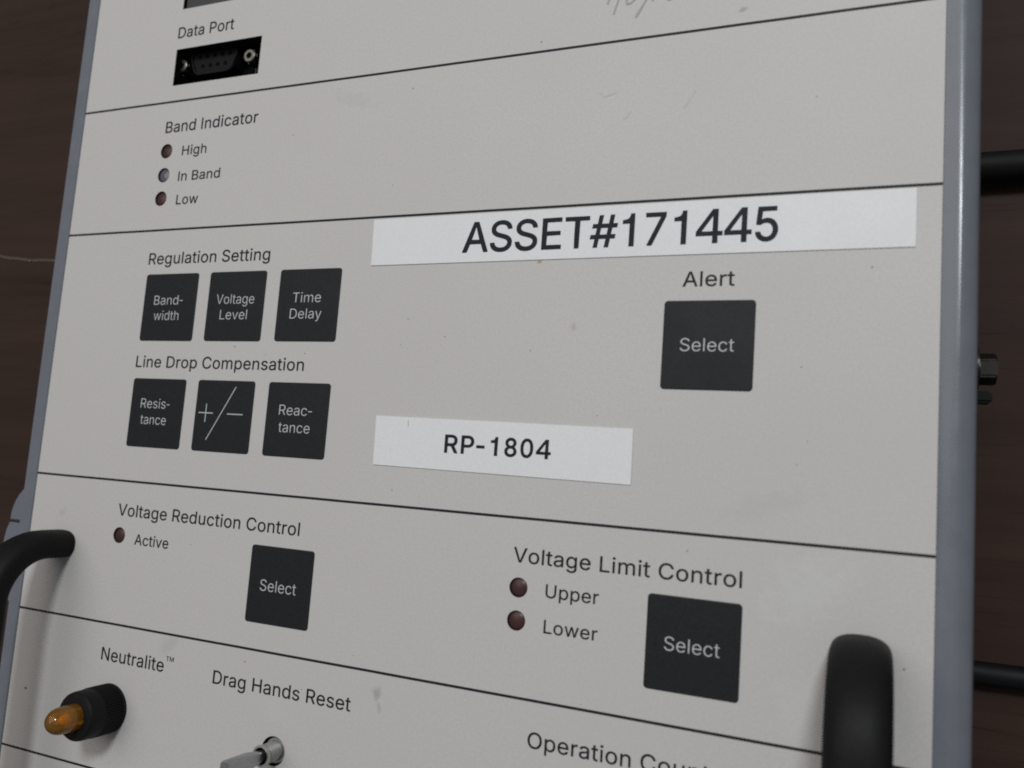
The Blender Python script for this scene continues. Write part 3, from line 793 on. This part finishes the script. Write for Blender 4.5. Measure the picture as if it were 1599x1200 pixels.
# ------------------------------------------------------------------ pull handles (oval bar, out from the face, round a bend, down)
def handle_mesh(w=10.9, t=7.7, zc=20.6, r=15.0, length=112):
    bm = bmesh.new()
    path = [((0, 0, -1.0), (0, 0, 1)), ((0, 0, 2.0), (0, 0, 1)), ((0, 0, zc - r), (0, 0, 1))]
    for k in range(1, 13):
        a = math.radians(90 * k / 12)
        path.append(((0, -r + r * math.cos(a), zc - r + r * math.sin(a)), (0, -math.sin(a), math.cos(a))))
    for k in range(1, 8):
        path.append(((0, -r - (length - 2 * r) * k / 8, zc), (0, -1, 0)))
    for k in range(0, 13):
        a = math.radians(90 * k / 12)
        path.append(((0, -length + r - r * math.sin(a), zc - r + r * math.cos(a)), (0, -math.cos(a), -math.sin(a))))
    path.append(((0, -length, -1.0), (0, 0, -1)))
    loops = []
    ns = 32
    for p, d in path:
        d = Vector(d)
        u = Vector((1, 0, 0))
        v = d.cross(u)
        lp = []
        for k in range(ns):
            a = 2 * math.pi * k / ns
            c_, s_ = math.cos(a), math.sin(a)
            e = 2 / 2.5
            cx = math.copysign(abs(c_) ** e, c_) * w / 2
            cy = math.copysign(abs(s_) ** e, s_) * t / 2
            lp.append(tuple(Vector(p) + u * cx + v * cy))
        loops.append(lp)
    loft(bm, loops)
    return bm


h1 = finish(handle_mesh(), 'pull_handle', 'rubber', unit, (13.1, -66.1, 0), smooth=60)
h1['label'] = 'black rubber pull handle at the left edge'
h2 = copy_part(h1, unit, (222.7, -66.5, 0))
h2['label'] = 'black rubber pull handle near the lower right'

# ------------------------------------------------------------------ stuck-on labels
def sticker(quad, lab, body, x, y, w, cap, off, sp):
    bm = bmesh.new()
    cx = sum(q[0] for q in quad) / 4
    cy = sum(q[1] for q in quad) / 4
    n = 16

    def edge(z, ins):
        pts = []
        for i in range(4):
            a, b = Vector(quad[i]), Vector(quad[(i + 1) % 4])
            for k in range(n):
                p = a.lerp(b, k / n)
                c = Vector((cx, cy))
                d = (c - p).normalized()
                p = p + d * ins
                pts.append((p.x - cx, p.y - cy, z))
        return pts
    loft(bm, [edge(0.01, 0), edge(0.22, 0), edge(0.26, 0.07)], False, True)
    s_ = finish(bm, 'adhesive_label', 'paper', unit, (cx, cy, 0))
    s_['label'] = lab
    me = text_mesh(body, w, cap, weight=off, spacing=sp)
    me.materials.append(M['ink'])
    t = link('label_text', me, s_, (x, y, 0.31))
    t['label'] = 'black lettering reading ' + body
    return s_


sticker([(107.1, 23.35), (107.4, 11.6), (230.5, 11.7), (230.5, 23.5)], 'long white label reading ASSET#171445', 'ASSET#171445', 132.5, 13.9, 72.3, 7.5, 10, -8)
rp = sticker([(112.9, -25.8), (113.2, -37.6), (176.9, -38.0), (176.8, -26.1)], 'short white label reading RP-1804', 'RP-1804', 132.1, -33.7, 26.4, 4.3, 16, 40)
bm = bmesh.new()
bm.faces.new([bm.verts.new(p) for p in ((-0.1, 0.7, 0), (0.06, 0.6, 0), (0.25, -0.7, 0), (0.12, -0.7, 0))])
finish(bm, 'scratch', 'redmark', rp, (121.9, -27.3, 0.31))

# ------------------------------------------------------------------ pencil scribble, specks
def ribbon(bm, pts, w):
    pv = None
    P = [Vector((p[0], p[1])) for p in pts]
    for i, p in enumerate(P):
        d = (P[min(i + 1, len(P) - 1)] - P[max(i - 1, 0)]).normalized()
        nrm = Vector((-d.y, d.x)) * w / 2 * random.uniform(0.7, 1.15)
        a = bm.verts.new((p.x + nrm.x, p.y + nrm.y, 0))
        b = bm.verts.new((p.x - nrm.x, p.y - nrm.y, 0))
        if pv:
            bm.faces.new((pv[0], a, b, pv[1]))
        pv = (a, b)


bm = bmesh.new()
STROKES = [
    [(168.6, 75.6), (167.4, 72.5), (166.4, 69.0)],
    [(166.0, 74.6), (165.2, 73.0), (164.8, 71.8)],
    [(169.2, 74.4), (169.3, 72.2), (169.5, 71.0), (170.4, 71.2), (171.2, 71.9), (171.3, 74.0)],
    [(176.4, 75.3), (174.0, 71.5), (171.7, 67.5)],
    [(176.0, 73.0), (175.4, 70.9)],
    [(178.2, 73.0), (178.5, 71.2), (179.2, 70.6), (180.2, 71.0)],
]
for st in STROKES:
    pts = []
    for a, b in zip(st, st[1:]):
        for k in range(4):
            pts.append((a[0] + (b[0] - a[0]) * k / 4, a[1] + (b[1] - a[1]) * k / 4))
    pts.append(st[-1])
    ribbon(bm, pts, 0.55)
o = finish(bm, 'pencil_mark', 'pencil', unit, (0, 0, 0.05))
o['label'] = 'grey pencil scribble at the top of the face'
bm = bmesh.new()
for st in ([(164.3, 50.6), (165.5, 49.3), (168.3, 50.1)], [(186.2, 48.6), (185.0, 46.5), (183.8, 44.8)], [(171.9, 45.2), (170.4, 43.4)]):
    ribbon(bm, st, 0.4)
o = finish(bm, 'pencil_mark', 'pencil_faint', unit, (0, 0, 0.05))
o['label'] = 'rubbed out pencil writing, barely visible'

bm = bmesh.new()
SPECKS = [(149.0, 64.8, .22), (114.8, 57.2, .17), (90.0, -10.8, .2), (67.2, -9.2, .25), (222.8, 7.9, .2), (210.3, -12.2, .16), (81.3, -88.6, .22),
          (189.5, -50.5, .2), (230.1, -67.9, .25), (129.7, -6.3, .17), (168.4, -23.6, .17), (119.0, -43.3, .2), (6.6, -106.9, .45)]
for _ in range(26):
    SPECKS.append((random.uniform(3, 232), random.uniform(-120, 90), random.uniform(0.07, 0.15)))
for x, y, r in SPECKS:
    k = random.randint(5, 7)
    vs = []
    for i in range(k):
        a = 2 * math.pi * i / k
        rr = r * random.uniform(0.6, 1.3)
        vs.append(bm.verts.new((x + rr * math.cos(a), y + rr * 0.8 * math.sin(a), 0)))
    bm.faces.new(vs)
o = finish(bm, 'dirt_specks', 'dirt', unit, (0, 0, 0.04))
o['kind'] = 'stuff'

# ------------------------------------------------------------------ cables and a fibre on the table
def tube(path, r, name, mat, n=20):
    bm = bmesh.new()
    P = [Vector(p) for p in path]
    loops = []
    for i, p in enumerate(P):
        d = (P[min(i + 1, len(P) - 1)] - P[max(i - 1, 0)]).normalized()
        s = d.cross(Vector((0, 0, 1))).normalized()
        u = s.cross(d)
        loops.append([tuple(p + s * r * math.cos(2 * math.pi * k / n) + u * r * math.sin(2 * math.pi * k / n)) for k in range(n)])
    loft(bm, loops)
    return finish(bm, name, mat, None, smooth=60)


zt = -BOX_H
pts = [(239.2 + 6 * k, 47.3 + 0.02 * k, zt + 3.8) for k in range(40)]
c1 = tube(pts, 3.8, 'cable', 'rubber')
c1['label'] = 'upper thick black cable on the table right of the frame'
c1['category'] = 'cable'
c1['group'] = 'black cables beside the control box'
pts = [(239.2 + 6 * k, -75.8 + 0.04 * k, zt + 2.7) for k in range(40)]
c2 = tube(pts, 2.7, 'cable', 'plastic')
c2['label'] = 'lower black cable in shadow on the table, right of the pull handle'
c2['category'] = 'cable'
c2['group'] = 'black cables beside the control box'
pts = [(-150 + 3.0 * k, 35.0 + 3.4 * ((k - 23) / 12.0) ** 2 * (1 if k < 23 else 0) + 0.15 * math.sin(k * 1.3), zt + 0.32) for k in range(26)]
fb = tube(pts, 0.28, 'fibre', 'fibre', 6)
fb['label'] = 'thin pale curved fibre lying on the dark table left of the box'
fb['category'] = 'fibre'
